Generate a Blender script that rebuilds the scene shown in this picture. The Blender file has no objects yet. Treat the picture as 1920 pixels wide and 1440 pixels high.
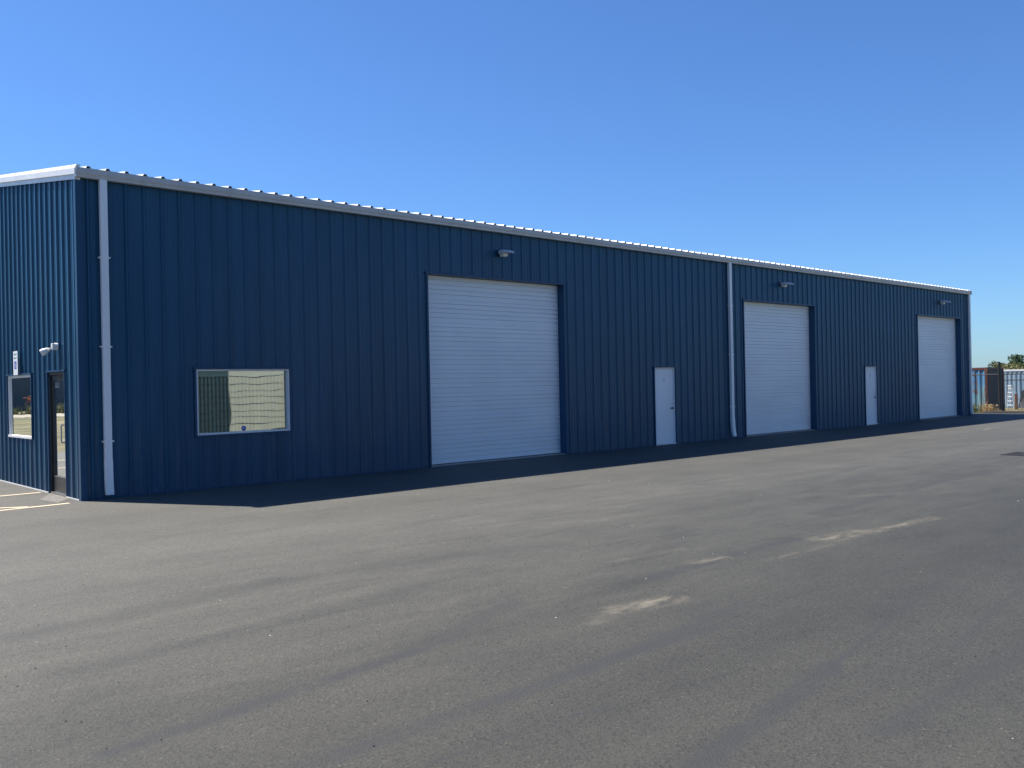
import bpy, bmesh, math, random
from mathutils import Matrix, Vector
from math import radians, pi, sin, cos
random.seed(7)
S = bpy.context.scene
COL = S.collection

# ------------------------------------------------------------------ camera
cam_d = bpy.data.cameras.new('camera'); cam = bpy.data.objects.new('camera', cam_d); COL.objects.link(cam)
S.camera = cam
cam_d.sensor_width = 36; cam_d.lens = 1690/1920*36; cam_d.clip_end = 5000; cam_d.clip_start = 0.05
right = Vector((0.73787, -0.67463, -0.020496)); up = Vector((0.014727, -0.014267, 0.99979)); fwd = Vector((0.67478, 0.73802, 0.00059))
back = (-fwd).normalized(); up = up - back*up.dot(back); up.normalize(); right = up.cross(back)
M = Matrix((right, up, back)).transposed().to_4x4(); M.translation = Vector((-4.72437, -15.5719, 1.75))
cam.matrix_world = M

# ------------------------------------------------------------------ light
SUN = Vector((-1.55, 2.98, 5.35)).normalized()
w = bpy.data.worlds.new('World'); S.world = w; w.use_nodes = True
nt = w.node_tree; nt.nodes.clear()
sky = nt.nodes.new('ShaderNodeTexSky'); sky.sky_type = 'NISHITA'; sky.sun_disc = False
sky.sun_elevation = math.asin(SUN.z); sky.sun_rotation = math.atan2(SUN.x, SUN.y)
sky.air_density = 1.0; sky.dust_density = 0.3; sky.ozone_density = 4.0; sky.altitude = 0
bg = nt.nodes.new('ShaderNodeBackground'); bg.inputs['Strength'].default_value = 0.09
wo = nt.nodes.new('ShaderNodeOutputWorld')
tint = nt.nodes.new('ShaderNodeMix'); tint.data_type = 'RGBA'; tint.blend_type = 'MULTIPLY'; tint.inputs[0].default_value = 1
tint.inputs[7].default_value = (.455, .665, .94, 1)   # the phone's deep blue rendering of a clear sky, the same all round
nt.links.new(sky.outputs[0], tint.inputs[6]); nt.links.new(tint.outputs[2], bg.inputs[0]); nt.links.new(bg.outputs[0], wo.inputs[0])
sd = bpy.data.lights.new('sun', 'SUN'); sun = bpy.data.objects.new('sun', sd); COL.objects.link(sun)
sd.energy = 5.0; sd.angle = radians(0.53); sd.color = (1.0, 0.935, 0.85)
sun.rotation_euler = (-SUN).to_track_quat('-Z', 'Y').to_euler(); sun.location = (0, 0, 40)
S.view_settings.view_transform = 'Standard'; S.view_settings.look = 'None'
S.view_settings.gamma = 1; S.view_settings.use_curve_mapping = False
S.view_settings.exposure = 0.9

# ------------------------------------------------------------------ materials
def mat(name, col=(.5,.5,.5), rough=.5, metal=0., spec=.5):
    m = bpy.data.materials.new(name); m.use_nodes = True
    b = m.node_tree.nodes['Principled BSDF']
    b.inputs['Base Color'].default_value = (*col, 1); b.inputs['Roughness'].default_value = rough
    b.inputs['Metallic'].default_value = metal; b.inputs['Specular IOR Level'].default_value = spec
    return m
class NT:
    def __init__(s, m): s.t = m.node_tree; s.b = s.t.nodes['Principled BSDF']
    def n(s, typ, **k):
        x = s.t.nodes.new(typ)
        for a, v in k.items(): setattr(x, a, v)
        return x
    def l(s, a, b): s.t.links.new(a, b)
    def coord(s, scale=(1,1,1), kind='Object'):
        c = s.n('ShaderNodeTexCoord'); mp = s.n('ShaderNodeMapping'); mp.inputs['Scale'].default_value = scale
        if kind == 'World':
            g = s.n('ShaderNodeNewGeometry'); s.l(g.outputs['Position'], mp.inputs[0])
        else: s.l(c.outputs[kind], mp.inputs[0])
        return mp.outputs[0]
    def noise(s, vec, scale, detail=4, rough=.5, dist=0.):
        x = s.n('ShaderNodeTexNoise'); x.inputs['Scale'].default_value = scale; x.inputs['Detail'].default_value = detail
        x.inputs['Roughness'].default_value = rough; x.inputs['Distortion'].default_value = dist
        s.l(vec, x.inputs['Vector']); return x.outputs['Fac']
    def ramp(s, fac, stops):
        r = s.n('ShaderNodeValToRGB'); e = r.color_ramp.elements
        while len(e) < len(stops): e.new(.5)
        for i, (p, c) in enumerate(stops): e[i].position = p; e[i].color = (*c, 1) if len(c) == 3 else c
        s.l(fac, r.inputs[0]); return r.outputs[0]
    def math(s, op, a, b=None, c=None, clamp=False):
        x = s.n('ShaderNodeMath'); x.operation = op; x.use_clamp = clamp
        for i, v in enumerate((a, b, c)):
            if v is None: continue
            if isinstance(v, (int, float)): x.inputs[i].default_value = v
            else: s.l(v, x.inputs[i])
        return x.outputs[0]
    def mix(s, fac, a, b, mode='MIX'):
        x = s.n('ShaderNodeMix'); x.data_type = 'RGBA'; x.blend_type = mode
        for i, v in ((0, fac), (6, a), (7, b)):
            if isinstance(v, (int, float)): x.inputs[i].default_value = v
            elif isinstance(v, tuple): x.inputs[i].default_value = (*v, 1)
            else: s.l(v, x.inputs[i])
        return x.outputs[2]
    def bump(s, h, strength=.3, dist=.01):
        x = s.n('ShaderNodeBump'); x.inputs['Strength'].default_value = strength; x.inputs['Distance'].default_value = dist
        s.l(h, x.inputs['Height']); s.l(x.outputs[0], s.b.inputs['Normal']); return x

def weathered(name, col, rough=.4, var=.12, scale=2., spec=.5, bump=.0, bscale=30., metal=0., streak=(1,1,.15)):
    m = mat(name, col, rough, metal, spec); k = NT(m)
    v = k.coord(streak, 'World')
    f = k.noise(v, scale, 6, .6)
    c2 = tuple(max(0, x*(1-var*2)) for x in col); c1 = tuple(min(1, x*(1+var)) for x in col)
    k.l(k.ramp(f, [(.3, c2), (.7, c1)]), k.b.inputs['Base Color'])
    k.l(k.math('MULTIPLY_ADD', k.noise(v, scale*3, 4), .2, rough-.1), k.b.inputs['Roughness'])
    if bump: k.bump(k.noise(k.coord((1,1,1), 'World'), bscale, 3), bump, .01)
    return m

def blue_metal():
    col = (.0125, .070, .134)
    m = mat('blue_wall_paint', col, .38, 0, .3); k = NT(m)
    oi = k.n('ShaderNodeObjectInfo')
    v = k.coord((1, 1, .12), 'World')
    f = k.noise(v, 3., 6, .6)
    c = k.ramp(f, [(.3, tuple(x*.86 for x in col)), (.7, tuple(x*1.1 for x in col))])
    # splash dust near the ground
    g = k.n('ShaderNodeNewGeometry'); sx = k.n('ShaderNodeSeparateXYZ'); k.l(g.outputs['Position'], sx.inputs[0])
    d = k.math('MULTIPLY', k.math('SUBTRACT', .45, sx.outputs[2], clamp=True), k.noise(k.coord((1,1,1),'World'), 5, 5))
    c = k.mix(k.math('MULTIPLY', d, .55), c, (.16, .15, .13))
    st_ = k.ramp(k.noise(k.coord((9, 9, .35), 'World'), 1.6, 5, .65), [(.50, (0,0,0)), (.72, (1,1,1))])
    lowz = k.math('MULTIPLY', k.math('SUBTRACT', 2.9, sx.outputs[2]), .45, clamp=True)
    c = k.mix(k.math('MULTIPLY', k.math('MULTIPLY', st_, lowz), .55), c, (.085,.125,.16))
    # tint per sheet
    hv = k.n('ShaderNodeHueSaturation'); k.l(c, hv.inputs['Color'])
    k.l(k.math('MULTIPLY_ADD', oi.outputs['Random'], .10, .95), hv.inputs['Value'])
    k.l(hv.outputs[0], k.b.inputs['Base Color'])
    k.l(k.math('MULTIPLY_ADD', k.noise(v, 9, 3), .16, .28), k.b.inputs['Roughness'])
    # oil canning + fine pebble
    b1 = k.noise(k.coord((1, 1, .35), 'World'), 2.2, 2)
    b2 = k.noise(k.coord((1, 1, 1), 'World'), 140, 2)
    k.bump(k.math('ADD', b1, k.math('MULTIPLY', b2, .03)), .35, .012)
    return m
M_blue = blue_metal()
M_btrim = weathered('blue_trim_paint', (.014, .062, .128), .4, .08, spec=.3)
M_white = weathered('white_trim_paint', (.74, .74, .72), .38, .05, 3)
M_gutter = weathered('gutter_paint', (.50, .49, .465), .4, .07, 3)
M_spout = weathered('downspout_paint', (.80, .80, .79), .4, .05, 3)
M_roof = weathered('galvalume_roof', (.72, .73, .74), .42, .06, 3)
M_door = weathered('white_door_paint', (.76, .79, .81), .45, .03, 1.2, bump=.25, bscale=90, streak=(.5,.5,1))
k_ = NT(M_door); src = k_.b.inputs['Base Color'].links[0].from_socket
sm_ = k_.ramp(k_.noise(k_.coord((5, 5, .9), 'World'), 1.5, 6, .7), [(.66, (0,0,0)), (.76, (1,1,1))])
k_.l(k_.mix(k_.math('MULTIPLY', sm_, .28), src, (.32,.33,.31)), k_.b.inputs['Base Color'])
M_mdoor = weathered('smooth_white_door_paint', (.74, .77, .80), .4, .03, 1.5)
M_black = weathered('black_anodised_metal', (.018, .018, .02), .3, .15)
M_dark = mat('dark_void', (.01, .01, .012), .6)
M_rubber = mat('black_rubber', (.015, .015, .015), .7)
M_steel = mat('brushed_steel', (.5, .5, .5), .3, 1.0)
M_dsteel = mat('dull_bronze_metal', (.08, .08, .085), .4, .8)
M_conc = weathered('concrete', (.34, .33, .30), .85, .15, 4, bump=.3, streak=(1,1,1))
M_ink = mat('black_print', (.03, .03, .035), .5)
M_lens = mat('lamp_lens', (.75, .75, .68), .25)
M_grey = weathered('grey_fixture_paint', (.50, .52, .55), .4, .06)
M_inner = mat('grey_interior', (.10, .10, .10), .8)
M_blind = weathered('vinyl_blind', (.62, .80, .76), .6, .06)
M_paperw = mat('white_shade_fabric', (.80, .70, .72), .8)

def glass(name, refl, tint=(.6,.65,.65), wob=0.0, wscale=(1,1,1)):
    m = bpy.data.materials.new(name); m.use_nodes = True; t = m.node_tree; t.nodes.clear()
    o = t.nodes.new('ShaderNodeOutputMaterial'); mx = t.nodes.new('ShaderNodeMixShader')
    tr = t.nodes.new('ShaderNodeBsdfTransparent'); tr.inputs[0].default_value = (*tint, 1)
    gl = t.nodes.new('ShaderNodeBsdfGlossy'); gl.inputs['Roughness'].default_value = 0.0; gl.inputs[0].default_value = (.95,.98,.95,1)
    lw = t.nodes.new('ShaderNodeFresnel'); lw.inputs[0].default_value = 1.5
    ad = t.nodes.new('ShaderNodeMath'); ad.operation = 'MULTIPLY_ADD'; ad.inputs[1].default_value = 1-refl; ad.inputs[2].default_value = refl; ad.use_clamp = True
    t.links.new(lw.outputs[0], ad.inputs[0]); t.links.new(ad.outputs[0], mx.inputs[0])
    t.links.new(tr.outputs[0], mx.inputs[1]); t.links.new(gl.outputs[0], mx.inputs[2]); t.links.new(mx.outputs[0], o.inputs[0])
    if wob:
        g = t.nodes.new('ShaderNodeNewGeometry'); mp = t.nodes.new('ShaderNodeMapping'); mp.inputs['Scale'].default_value = wscale
        nz = t.nodes.new('ShaderNodeTexNoise'); nz.inputs['Scale'].default_value = 1.; nz.inputs['Detail'].default_value = 1.
        bp = t.nodes.new('ShaderNodeBump'); bp.inputs['Strength'].default_value = 1; bp.inputs['Distance'].default_value = wob
        t.links.new(g.outputs['Position'], mp.inputs[0]); t.links.new(mp.outputs[0], nz.inputs['Vector'])
        t.links.new(nz.outputs[0], bp.inputs['Height']); t.links.new(bp.outputs[0], gl.inputs['Normal'])
    return m
M_glassS = glass('coated_window_glass', .30, (.92,.97,.95), .0015, (1.6, 1, 1.6))
M_glassW = glass('dark_tinted_glass', .03, (.35,.38,.38), .0008, (2,2,2))

# ------------------------------------------------------------------ mesh helpers
class MB:
    def __init__(s): s.v = []; s.f = []
    def quad(s, *p):
        i = len(s.v); s.v += [tuple(q) for q in p]; s.f.append(tuple(range(i, i+len(p)))); return s
    def box(s, x0, x1, y0, y1, z0, z1):
        i = len(s.v)
        s.v += [(x0,y0,z0),(x1,y0,z0),(x1,y1,z0),(x0,y1,z0),(x0,y0,z1),(x1,y0,z1),(x1,y1,z1),(x0,y1,z1)]
        s.f += [tuple(i+k for k in q) for q in ((0,3,2,1),(4,5,6,7),(0,1,5,4),(1,2,6,5),(2,3,7,6),(3,0,4,7))]
        return s
    def loft(s, rings, caps=True):
        n = len(rings[0]); i = len(s.v)
        for r in rings: s.v += [tuple(p) for p in r]
        for a in range(len(rings)-1):
            for b in range(n):
                s.f.append((i+a*n+b, i+a*n+(b+1) % n, i+(a+1)*n+(b+1) % n, i+(a+1)*n+b))
        if caps:
            s.f.append(tuple(i+b for b in reversed(range(n)))); s.f.append(tuple(i+(len(rings)-1)*n+b for b in range(n)))
        return s
    def tube(s, pts, rad, n=8):
        pts = [Vector(p) for p in pts]; rings = []
        for j, p in enumerate(pts):
            d = (pts[min(j+1, len(pts)-1)] - pts[max(j-1, 0)]).normalized()
            a = d.cross(Vector((0,0,1)) if abs(d.z) < .9 else Vector((1,0,0))).normalized(); b = d.cross(a)
            r = rad[j] if isinstance(rad, (list, tuple)) else rad
            rings.append([p + (a*cos(2*pi*k/n) + b*sin(2*pi*k/n))*r for k in range(n)])
        return s.loft(rings)
    def mesh(s, name, m, smooth=False, fix=True):
        me = bpy.data.meshes.new(name); me.from_pydata(s.v, [], s.f); me.update()
        if fix:
            bm = bmesh.new(); bm.from_mesh(me); bmesh.ops.recalc_face_normals(bm, faces=bm.faces); bm.to_mesh(me); bm.free()
        for x in (m if isinstance(m, (list, tuple)) else [m]): me.materials.append(x)
        if smooth: me.polygons.foreach_set('use_smooth', [True]*len(me.polygons))
        return me
    def build(s, name, m, parent=None, loc=(0,0,0), rz=0, smooth=False, bevel=0, fix=True):
        return link(name, s.mesh(name, m, smooth, fix), parent, loc, rz, bevel)
def link(name, me, parent=None, loc=(0,0,0), rz=0, bevel=0):
    o = bpy.data.objects.new(name, me); COL.objects.link(o); o.location = loc; o.rotation_euler = (0,0,rz)
    if parent: o.parent = parent
    if bevel:
        b = o.modifiers.new('bevel', 'BEVEL'); b.width = bevel; b.segments = 2; b.limit_method = 'ANGLE'
    return o
def tag(o, label=None, cat=None, group=None, kind=None):
    for k, v in (('label', label), ('category', cat), ('group', group), ('kind', kind)):
        if v: o[k] = v
    return o
def thing(name, label, cat, loc=(0,0,0), rz=0, group=None):
    return tag(link(name, None, None, loc, rz), label, cat, group)
def copy_tree(o, parent=None):
    c = o.copy(); COL.objects.link(c); c.parent = parent
    for ch in list(o.children): copy_tree(ch, c)
    return c
def text(name, body, size, m, parent, loc, rot, ext=.002):
    cu = bpy.data.curves.new(name, 'FONT'); cu.body = body; cu.size = size; cu.extrude = ext; cu.align_x = 'CENTER'; cu.align_y = 'CENTER'
    tmp = bpy.data.objects.new('tmp', cu); COL.objects.link(tmp)
    dg = bpy.context.evaluated_depsgraph_get(); me = bpy.data.meshes.new_from_object(tmp.evaluated_get(dg))
    bpy.data.objects.remove(tmp); bpy.data.curves.remove(cu)
    me.materials.clear(); me.materials.append(m)
    o = link(name, me, parent, loc); o.rotation_euler = rot; return o

# ------------------------------------------------------------------ ground
L, D, EAVE, SL = 36.576, 15.24, 5.27, .148
EDGE = 39.1
def gz(x, y):
    t = min(max((x-41.2)/5.0, 0), 1); t = t*t*(3-2*t)
    z = -.03 - .40*t - .06*min(max((x-48)/8, 0), 1)
    if x > 60: z -= min((x-60)*.01, 1.2)
    if y > 14.5 and x < -1:
        s = min((y-14.5)/8, 1); z += .22*s*s*(3-2*s)*min((-x-1)/3, 1) + (.25*min(max((y-55)/20, 0), 1) if y > 55 else 0)
    return z
def ground_material():
    m = mat('dry_grass_ground', (.2,.17,.1), .95); k = NT(m)
    v = k.coord((1,1,1), 'World'); a = k.noise(v, .35, 6, .6); b = k.noise(v, 8, 5, .7)
    c = k.ramp(a, [(.35, (.075,.095,.03)), (.5, (.17,.15,.07)), (.68, (.30,.24,.14))])
    c = k.mix(.6, c, k.ramp(b, [(.3, (.3,.3,.3)), (.75, (1.,1.,1.))]), 'MULTIPLY')
    k.l(c, k.b.inputs['Base Color']); k.bump(b, .8, .04); return m
xs = [-2500,-900,-300,-120,-60,-40,-30,-20,-10,-4,-2.5,-1,0,10,20,30,36,39,41,41.6,42.4,43.2,44,45,46,47,48,50,52,54,56,60,70,90,130,200,400,1000,2500]
ys = [-2500,-900,-300,-120,-80,-60,-40,-20,-10,-5,0,5,10,13,14.5,16,18,20,22.5,25,27,28,29,30,31,32,33,36,40,45,50,55,60,65,70,75,80,100,140,220,400,1000,2500]
g = MB(); g.v = [(x, y, gz(x, y)) for y in ys for x in xs]
nx = len(xs); g.f = [(j*nx+i, j*nx+i+1, (j+1)*nx+i+1, (j+1)*nx+i) for j in range(len(ys)-1) for i in range(nx-1)]
tag(g.build('ground', ground_material(), smooth=True), kind='structure')

def asphalt_material():
    m = mat('asphalt', (.09,.09,.09), .75, 0, .3); k = NT(m)
    gg = k.n('ShaderNodeNewGeometry'); sx = k.n('ShaderNodeSeparateXYZ'); k.l(gg.outputs['Position'], sx.inputs[0])
    X, Y = sx.outputs[0], sx.outputs[1]
    v = k.coord((1,1,1), 'World'); va = k.coord((.30, 1.3, 1), 'World'); vb = k.coord((.05, .6, 1), 'World')
    big = k.noise(vb, 1.0, 5, .55, .3); mid = k.noise(va, 2.4, 6, .62, .4); blot = k.noise(v, .8, 5, .6)
    fine = k.noise(v, 150, 3, .6); grit = k.noise(v, 420, 2, .6)
    base = k.ramp(big, [(.32, (.076,.078,.0745)), (.55, (.090,.0915,.0865)), (.75, (.104,.1045,.098))])
    base = k.mix(.75, base, k.ramp(mid, [(.28, (.80,.80,.81)), (.45, (.97,.97,.97)), (.60, (1.02,1.02,1.01)), (.72, (1.14,1.13,1.10))]), 'MULTIPLY')
    base = k.mix(.5, base, k.ramp(blot, [(.3, (.8,.8,.82)), (.65, (1.12,1.1,1.08))]), 'MULTIPLY')
    # scuffed pale dust freckles, denser away from the building
    sp = k.noise(k.coord((.55, 1.4, 1), 'World'), 2.1, 7, .72)
    base = k.mix(k.math('MULTIPLY', k.math('MULTIPLY', k.math('SUBTRACT', sp, .64, clamp=True), 9, clamp=True), .4), base, (.17,.16,.14))
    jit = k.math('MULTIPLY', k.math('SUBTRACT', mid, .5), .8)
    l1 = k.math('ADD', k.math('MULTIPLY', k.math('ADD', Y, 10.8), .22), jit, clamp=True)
    base = k.mix(l1, k.mix(1., base, (.62,.63,.62), 'MULTIPLY'), base)   # darker southward: newer paving lanes, with vignette and view falloff painted into the colour
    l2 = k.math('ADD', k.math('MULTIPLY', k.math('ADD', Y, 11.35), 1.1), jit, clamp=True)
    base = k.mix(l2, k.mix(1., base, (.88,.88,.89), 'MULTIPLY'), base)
    east = k.math('MULTIPLY', k.math('ADD', X, 2.0), .09, clamp=True)
    base = k.mix(east, k.mix(1., base, (1.17,1.13,1.05), 'MULTIPLY'), k.mix(1., base, (.93,.925,.89), 'MULTIPLY'))
    # aggregate
    vo = k.n('ShaderNodeTexVoronoi'); vo.inputs['Scale'].default_value = 75; k.l(v, vo.inputs['Vector'])
    agg = k.ramp(vo.outputs['Color'], [(.12, (.66,.66,.66)), (.45, (.98,.98,.98)), (.86, (1.1,1.09,1.07)), (.97, (1.75,1.7,1.6))])
    base = k.mix(.95, base, agg, 'MULTIPLY')
    base = k.mix(.75, base, k.ramp(fine, [(.3, (.72,.72,.72)), (.7, (1.27,1.26,1.24))]), 'MULTIPLY')
    pit = k.n('ShaderNodeTexVoronoi'); pit.inputs['Scale'].default_value = 22; k.l(v, pit.inputs['Vector'])
    psz = k.ramp(k.noise(v, 1.3, 4, .7), [(.42, (0,0,0)), (.62, (1,1,1))])
    pm = k.math('LESS_THAN', pit.outputs['Distance'], k.math('MULTIPLY', psz, .16))
    base = k.mix(k.math('MULTIPLY', pm, .6), base, (.03,.03,.03))
    wob = k.noise(v, 3.0, 5, .6)
    def seg(ax, ay, bx, by, wd, feather):   # soft band round a segment, roughened by noise
        dx, dy = bx-ax, by-ay; L2 = dx*dx+dy*dy; Ln = math.sqrt(L2)
        px = k.math('SUBTRACT', X, ax); py = k.math('SUBTRACT', Y, ay)
        t = k.math('DIVIDE', k.math('ADD', k.math('MULTIPLY', px, dx), k.math('MULTIPLY', py, dy)), L2)
        tc = k.math('ADD', t, 0, clamp=True)
        ex = k.math('SUBTRACT', px, k.math('MULTIPLY', tc, dx)); ey = k.math('SUBTRACT', py, k.math('MULTIPLY', tc, dy))
        d = k.math('SQRT', k.math('ADD', k.math('MULTIPLY', ex, ex), k.math('MULTIPLY', ey, ey)))
        d = k.math('ADD', d, k.math('MULTIPLY', k.math('SUBTRACT', wob, .5), wd*1.6))
        return k.math('DIVIDE', k.math('SUBTRACT', wd+feather, d), feather, clamp=True)
    def paint(base, mask, amt, col, nz=None):
        f = k.math('MULTIPLY', mask, amt)
        if nz is not None: f = k.math('MULTIPLY', f, nz)
        return k.mix(f, base, col)
    br = k.math('MULTIPLY', k.ramp(k.noise(v, 2.6, 6, .75), [(.30, (.12,.12,.12)), (.52, (1,1,1))]), k.ramp(k.noise(va, 16, 4, .7), [(.30, (.55,.55,.55)), (.50, (1,1,1))]))
    # tyre scuffs and paving seams
    for a in [(-1.36,-13.09, .37,-12.82,.035,.10,.42), (.37,-12.82,3.11,-12.33,.01,.04,.32), (3.11,-12.33,5.06,-12.25,.008,.03,.25),
              (-3.23,-10.99,-1.19,-10.71,.03,.11,.38), (-1.19,-10.71,.13,-10.21,.04,.16,.25), (-.38,-13.5,1.6,-13.54,.03,.14,.25),
              (.77,-11.83,-.66,-11.75,.02,.09,.28), (-2.67,-11.81,-.7,-11.79,.03,.12,.3), (-.7,-11.79,1.38,-11.57,.02,.12,.25),
              (-3.1,-8.32,-.78,-8.04,.03,.35,.16), (-.78,-8.04,2.2,-8.6,.03,.35,.16), (1.6,-10.45,4.2,-10.35,.05,.12,.34),
              (6,-9.6,13,-9.2,.04,.2,.25), (-3,-9.5,0,-9.2,.02,.2,.12), (.3,-12.9,.45,-12.78,.01,.05,.5), (-2.2,-12.2,-1.0,-12.3,.0,.05,.3), (1.2,-13.2,3.4,-12.9,.0,.06,.25)]:
        base = paint(base, seg(a[0],a[1],a[2],a[3],a[4],a[5]*.75), min(a[6]*2.6,.95), (.040,.041,.041), br)
    # tan dirt dried on the surface along a seam
    br2 = k.ramp(k.noise(k.coord((.5,1.6,1),'World'), 6, 6, .72), [(.40, (0,0,0)), (.66, (1,1,1))])
    for a in [(.55,-10.98,1.1,-11.06,.02,.16,.75), (.15,-11.08,.5,-11.0,.01,.12,.3), (4.35,-10.6,5.1,-10.68,.02,.2,.65), (5.2,-10.75,6.6,-10.86,.01,.13,.5),
              (2.4,-10.3,2.8,-10.4,.01,.11,.5), (3.2,-7.5,3.9,-7.9,.01,.14,.2), (7.9,-9.1,8.7,-9.5,.02,.14,.2), (2.9,-10.75,4.1,-10.85,.005,.05,.35),
              (25.6,-4.6,26.7,-4.3,.02,.12,.5), (18.2,-5.9,19.2,-6.4,.02,.2,.3), (1.9,-9.7,2.9,-9.8,.01,.08,.2)]:
        base = paint(base, seg(*a[:6]), a[6], (.235,.21,.155), br2)
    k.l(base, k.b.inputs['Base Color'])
    k.l(k.math('MULTIPLY_ADD', mid, .2, .62), k.b.inputs['Roughness'])
    h = k.math('ADD', k.math('MULTIPLY', fine, .6), k.math('ADD', k.math('MULTIPLY', vo.outputs['Distance'], .5), k.math('MULTIPLY', grit, .25)))
    k.bump(h, .75, .006)
    return m
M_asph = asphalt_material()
lot = MB()
bx = [-45, -20, -8, 0, 10, 20, 30, EDGE]; by = [-70, -40, -18, -8, 0, 7, 13.6]
for i in range(len(bx)-1):
    for j in range(len(by)-1):
        lot.quad((bx[i],by[j],0),(bx[i+1],by[j],0),(bx[i+1],by[j+1],0),(bx[i],by[j+1],0))
for a in (0, 1):   # shallow skirt so the lot has an edge
    x = (-45, EDGE)[a]; lot.quad((x,-70,0),(x,13.6,0),(x,13.6,-.3),(x,-70,-.3))
lot.quad((-45,13.6,0),(EDGE,13.6,0),(EDGE,13.6,-.3),(-45,13.6,-.3))
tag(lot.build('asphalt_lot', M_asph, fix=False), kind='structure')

M_line = mat('faded_cream_road_paint', (.62,.52,.36), .7); k = NT(M_line)
f = k.noise(k.coord((1,1,1),'World'), 30, 6, .75)
k.l(k.mix(k.ramp(f, [(.28,(1,1,1)),(.42,(0,0,0))]), (.66,.55,.38), (.14,.13,.12)), k.b.inputs['Base Color'])
def strip(name, a, b, wd, z=.004, m=M_line):
    a = Vector(a).to_3d(); b = Vector(b).to_3d(); n = (b-a).normalized(); n = Vector((-n.y, n.x, 0))*wd/2
    o = MB().quad(a+n, a-n, b-n, b+n).build(name, m, fix=False, loc=(0,0,z)); return tag(o, kind='structure')
strip('parking_line', (-.12, 1.95), (-6, 1.78), .10)
strip('parking_line', (-.26, -.17), (-6, -.62), .10)
strip('parking_line', (-.86, -.16), (-2.3, .72), .10, .008)
strip('parking_line', (-.3, 4.6), (-6, 4.5), .10)
strip('parking_line', (-.3, 7.3), (-6, 7.2), .10)
strip('parking_line', (-.3, 10.0), (-6, 9.9), .10)
M_patch = weathered('dusty_concrete_pad', (.15,.14,.125), .85, .15, 6, bump=.4, bscale=60, streak=(1,1,1))
o = MB().quad((-.46,.72,0),(-.38,.0,0),(-.03,.55,0),(-.03,1.68,0)).build('door_pad', M_patch, fix=False, loc=(0,0,.004)); tag(o, kind='structure')
M_patch2 = weathered('pinkish_new_asphalt', (.125,.105,.10), .85, .15, 6, bump=.4, bscale=60, streak=(1,1,1))
o = MB().quad((-2.4,2.25,0),(-1.0,2.2,0),(-.45,3.3,0),(-2.4,4.2,0)).build('asphalt_patch', M_patch2, fix=False, loc=(0,0,.004)); tag(o, kind='structure')

# low lumpy black ridge along the lot's end
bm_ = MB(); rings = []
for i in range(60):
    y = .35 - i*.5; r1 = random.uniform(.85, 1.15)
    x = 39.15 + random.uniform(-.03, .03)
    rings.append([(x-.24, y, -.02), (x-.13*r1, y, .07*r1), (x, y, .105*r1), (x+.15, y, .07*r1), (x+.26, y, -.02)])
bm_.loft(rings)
M_ridge = mat('black_ridge_surface', (.018,.018,.02), .9); k = NT(M_ridge); k.bump(k.noise(k.coord((1,1,1),'World'), 40, 5, .7), 1, .03)
tag(bm_.build('black_edge_ridge', M_ridge, smooth=True), kind='structure')

# ------------------------------------------------------------------ the warehouse
WH = thing('warehouse', 'long dark blue ribbed metal warehouse with white eave gutter and three tall white doors', 'warehouse')
slab = MB().box(.05, L-.05, .05, D-.05, .002, .02); slab.build('floor_slab', M_conc, WH)

P = .3048; RH = .032
prof1 = [(0,0),(.022,0),(.030,.004),(.046,.004),(.054,0),(.1524-.036,0),(.1524-.013,RH),(.1524+.013,RH),(.1524+.036,0),(.251,0),(.259,.004),(.275,.004),(.283,0),(P,0)]
def profile(n=3):
    out = []
    for r in range(n):
        for (u, d) in prof1[:-1]: out.append((u+r*P, d))
    out.append((n*P, 0)); return out
PW = 3*P
pcache = {}
def wall_panel(u0, z0, ztop, openings):
    """one ribbed sheet, outward = -Y local, u = +X local; ztop(u) gives its top; openings (u0,u1,z0,z1) in wall coordinates"""
    loc = [(round(a-u0,4), round(b-u0,4), c, d) for a, b, c, d in openings if b > u0+1e-4 and a < u0+PW-1e-4]
    key = (tuple(loc), round(ztop(u0),4), round(ztop(u0+PW),4), z0)
    if key in pcache: return pcache[key]
    pr = profile(); cuts = sorted({e for o in loc for e in o[:2] if 0 < e < PW} | ({PW/2} if False else set()))
    pts = []
    for (ua, da), (ub, db) in zip(pr[:-1], pr[1:]):
        pts.append((ua, da))
        for c in cuts:
            if ua < c < ub: pts.append((c, da+(db-da)*(c-ua)/(ub-ua)))
    pts.append(pr[-1]); mb = MB()
    for (ua, da), (ub, db) in zip(pts[:-1], pts[1:]):
        mid = (ua+ub)/2; spans = [(z0, None)]
        for a, b, c, d in loc:
            if a < mid < b:
                ns = []
                for (s0, s1) in spans:
                    if c > s0: ns.append((s0, c))
                    ns.append((d, s1))
                spans = ns
        for (s0, s1) in spans:
            ta = s1 if s1 is not None else ztop(u0+ua); tb = s1 if s1 is not None else ztop(u0+ub)
            if max(ta, tb) <= s0: continue
            mb.quad((ua,-da,s0),(ub,-db,s0),(ub,-db,tb),(ua,-da,ta))
    me = mb.mesh('wall_panel', M_blue, fix=False); pcache[key] = me; return me

DOORS = [(7.09, 11.27), (19.17, 23.385), (31.42, 35.64)]; DZ = 4.18
MAN = [(14.78, 15.69), (26.94, 27.85)]; MZ = 2.135
WIN_S = (1.92, 3.745, .96, 2.135)
open_s = [(a, b, 0, DZ) for a, b in DOORS] + [(a, b, 0, MZ) for a, b in MAN] + [WIN_S]
for i in range(40):
    link('wall_panel', wall_panel(i*PW, .0, lambda u: EAVE+.08, open_s), WH, (i*PW, 0, 0))
for i in range(40):   # rear wall
    link('wall_panel', wall_panel(i*PW, .0, lambda u: EAVE+.08, []), WH, (L-i*PW, D, 0), pi)
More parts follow.
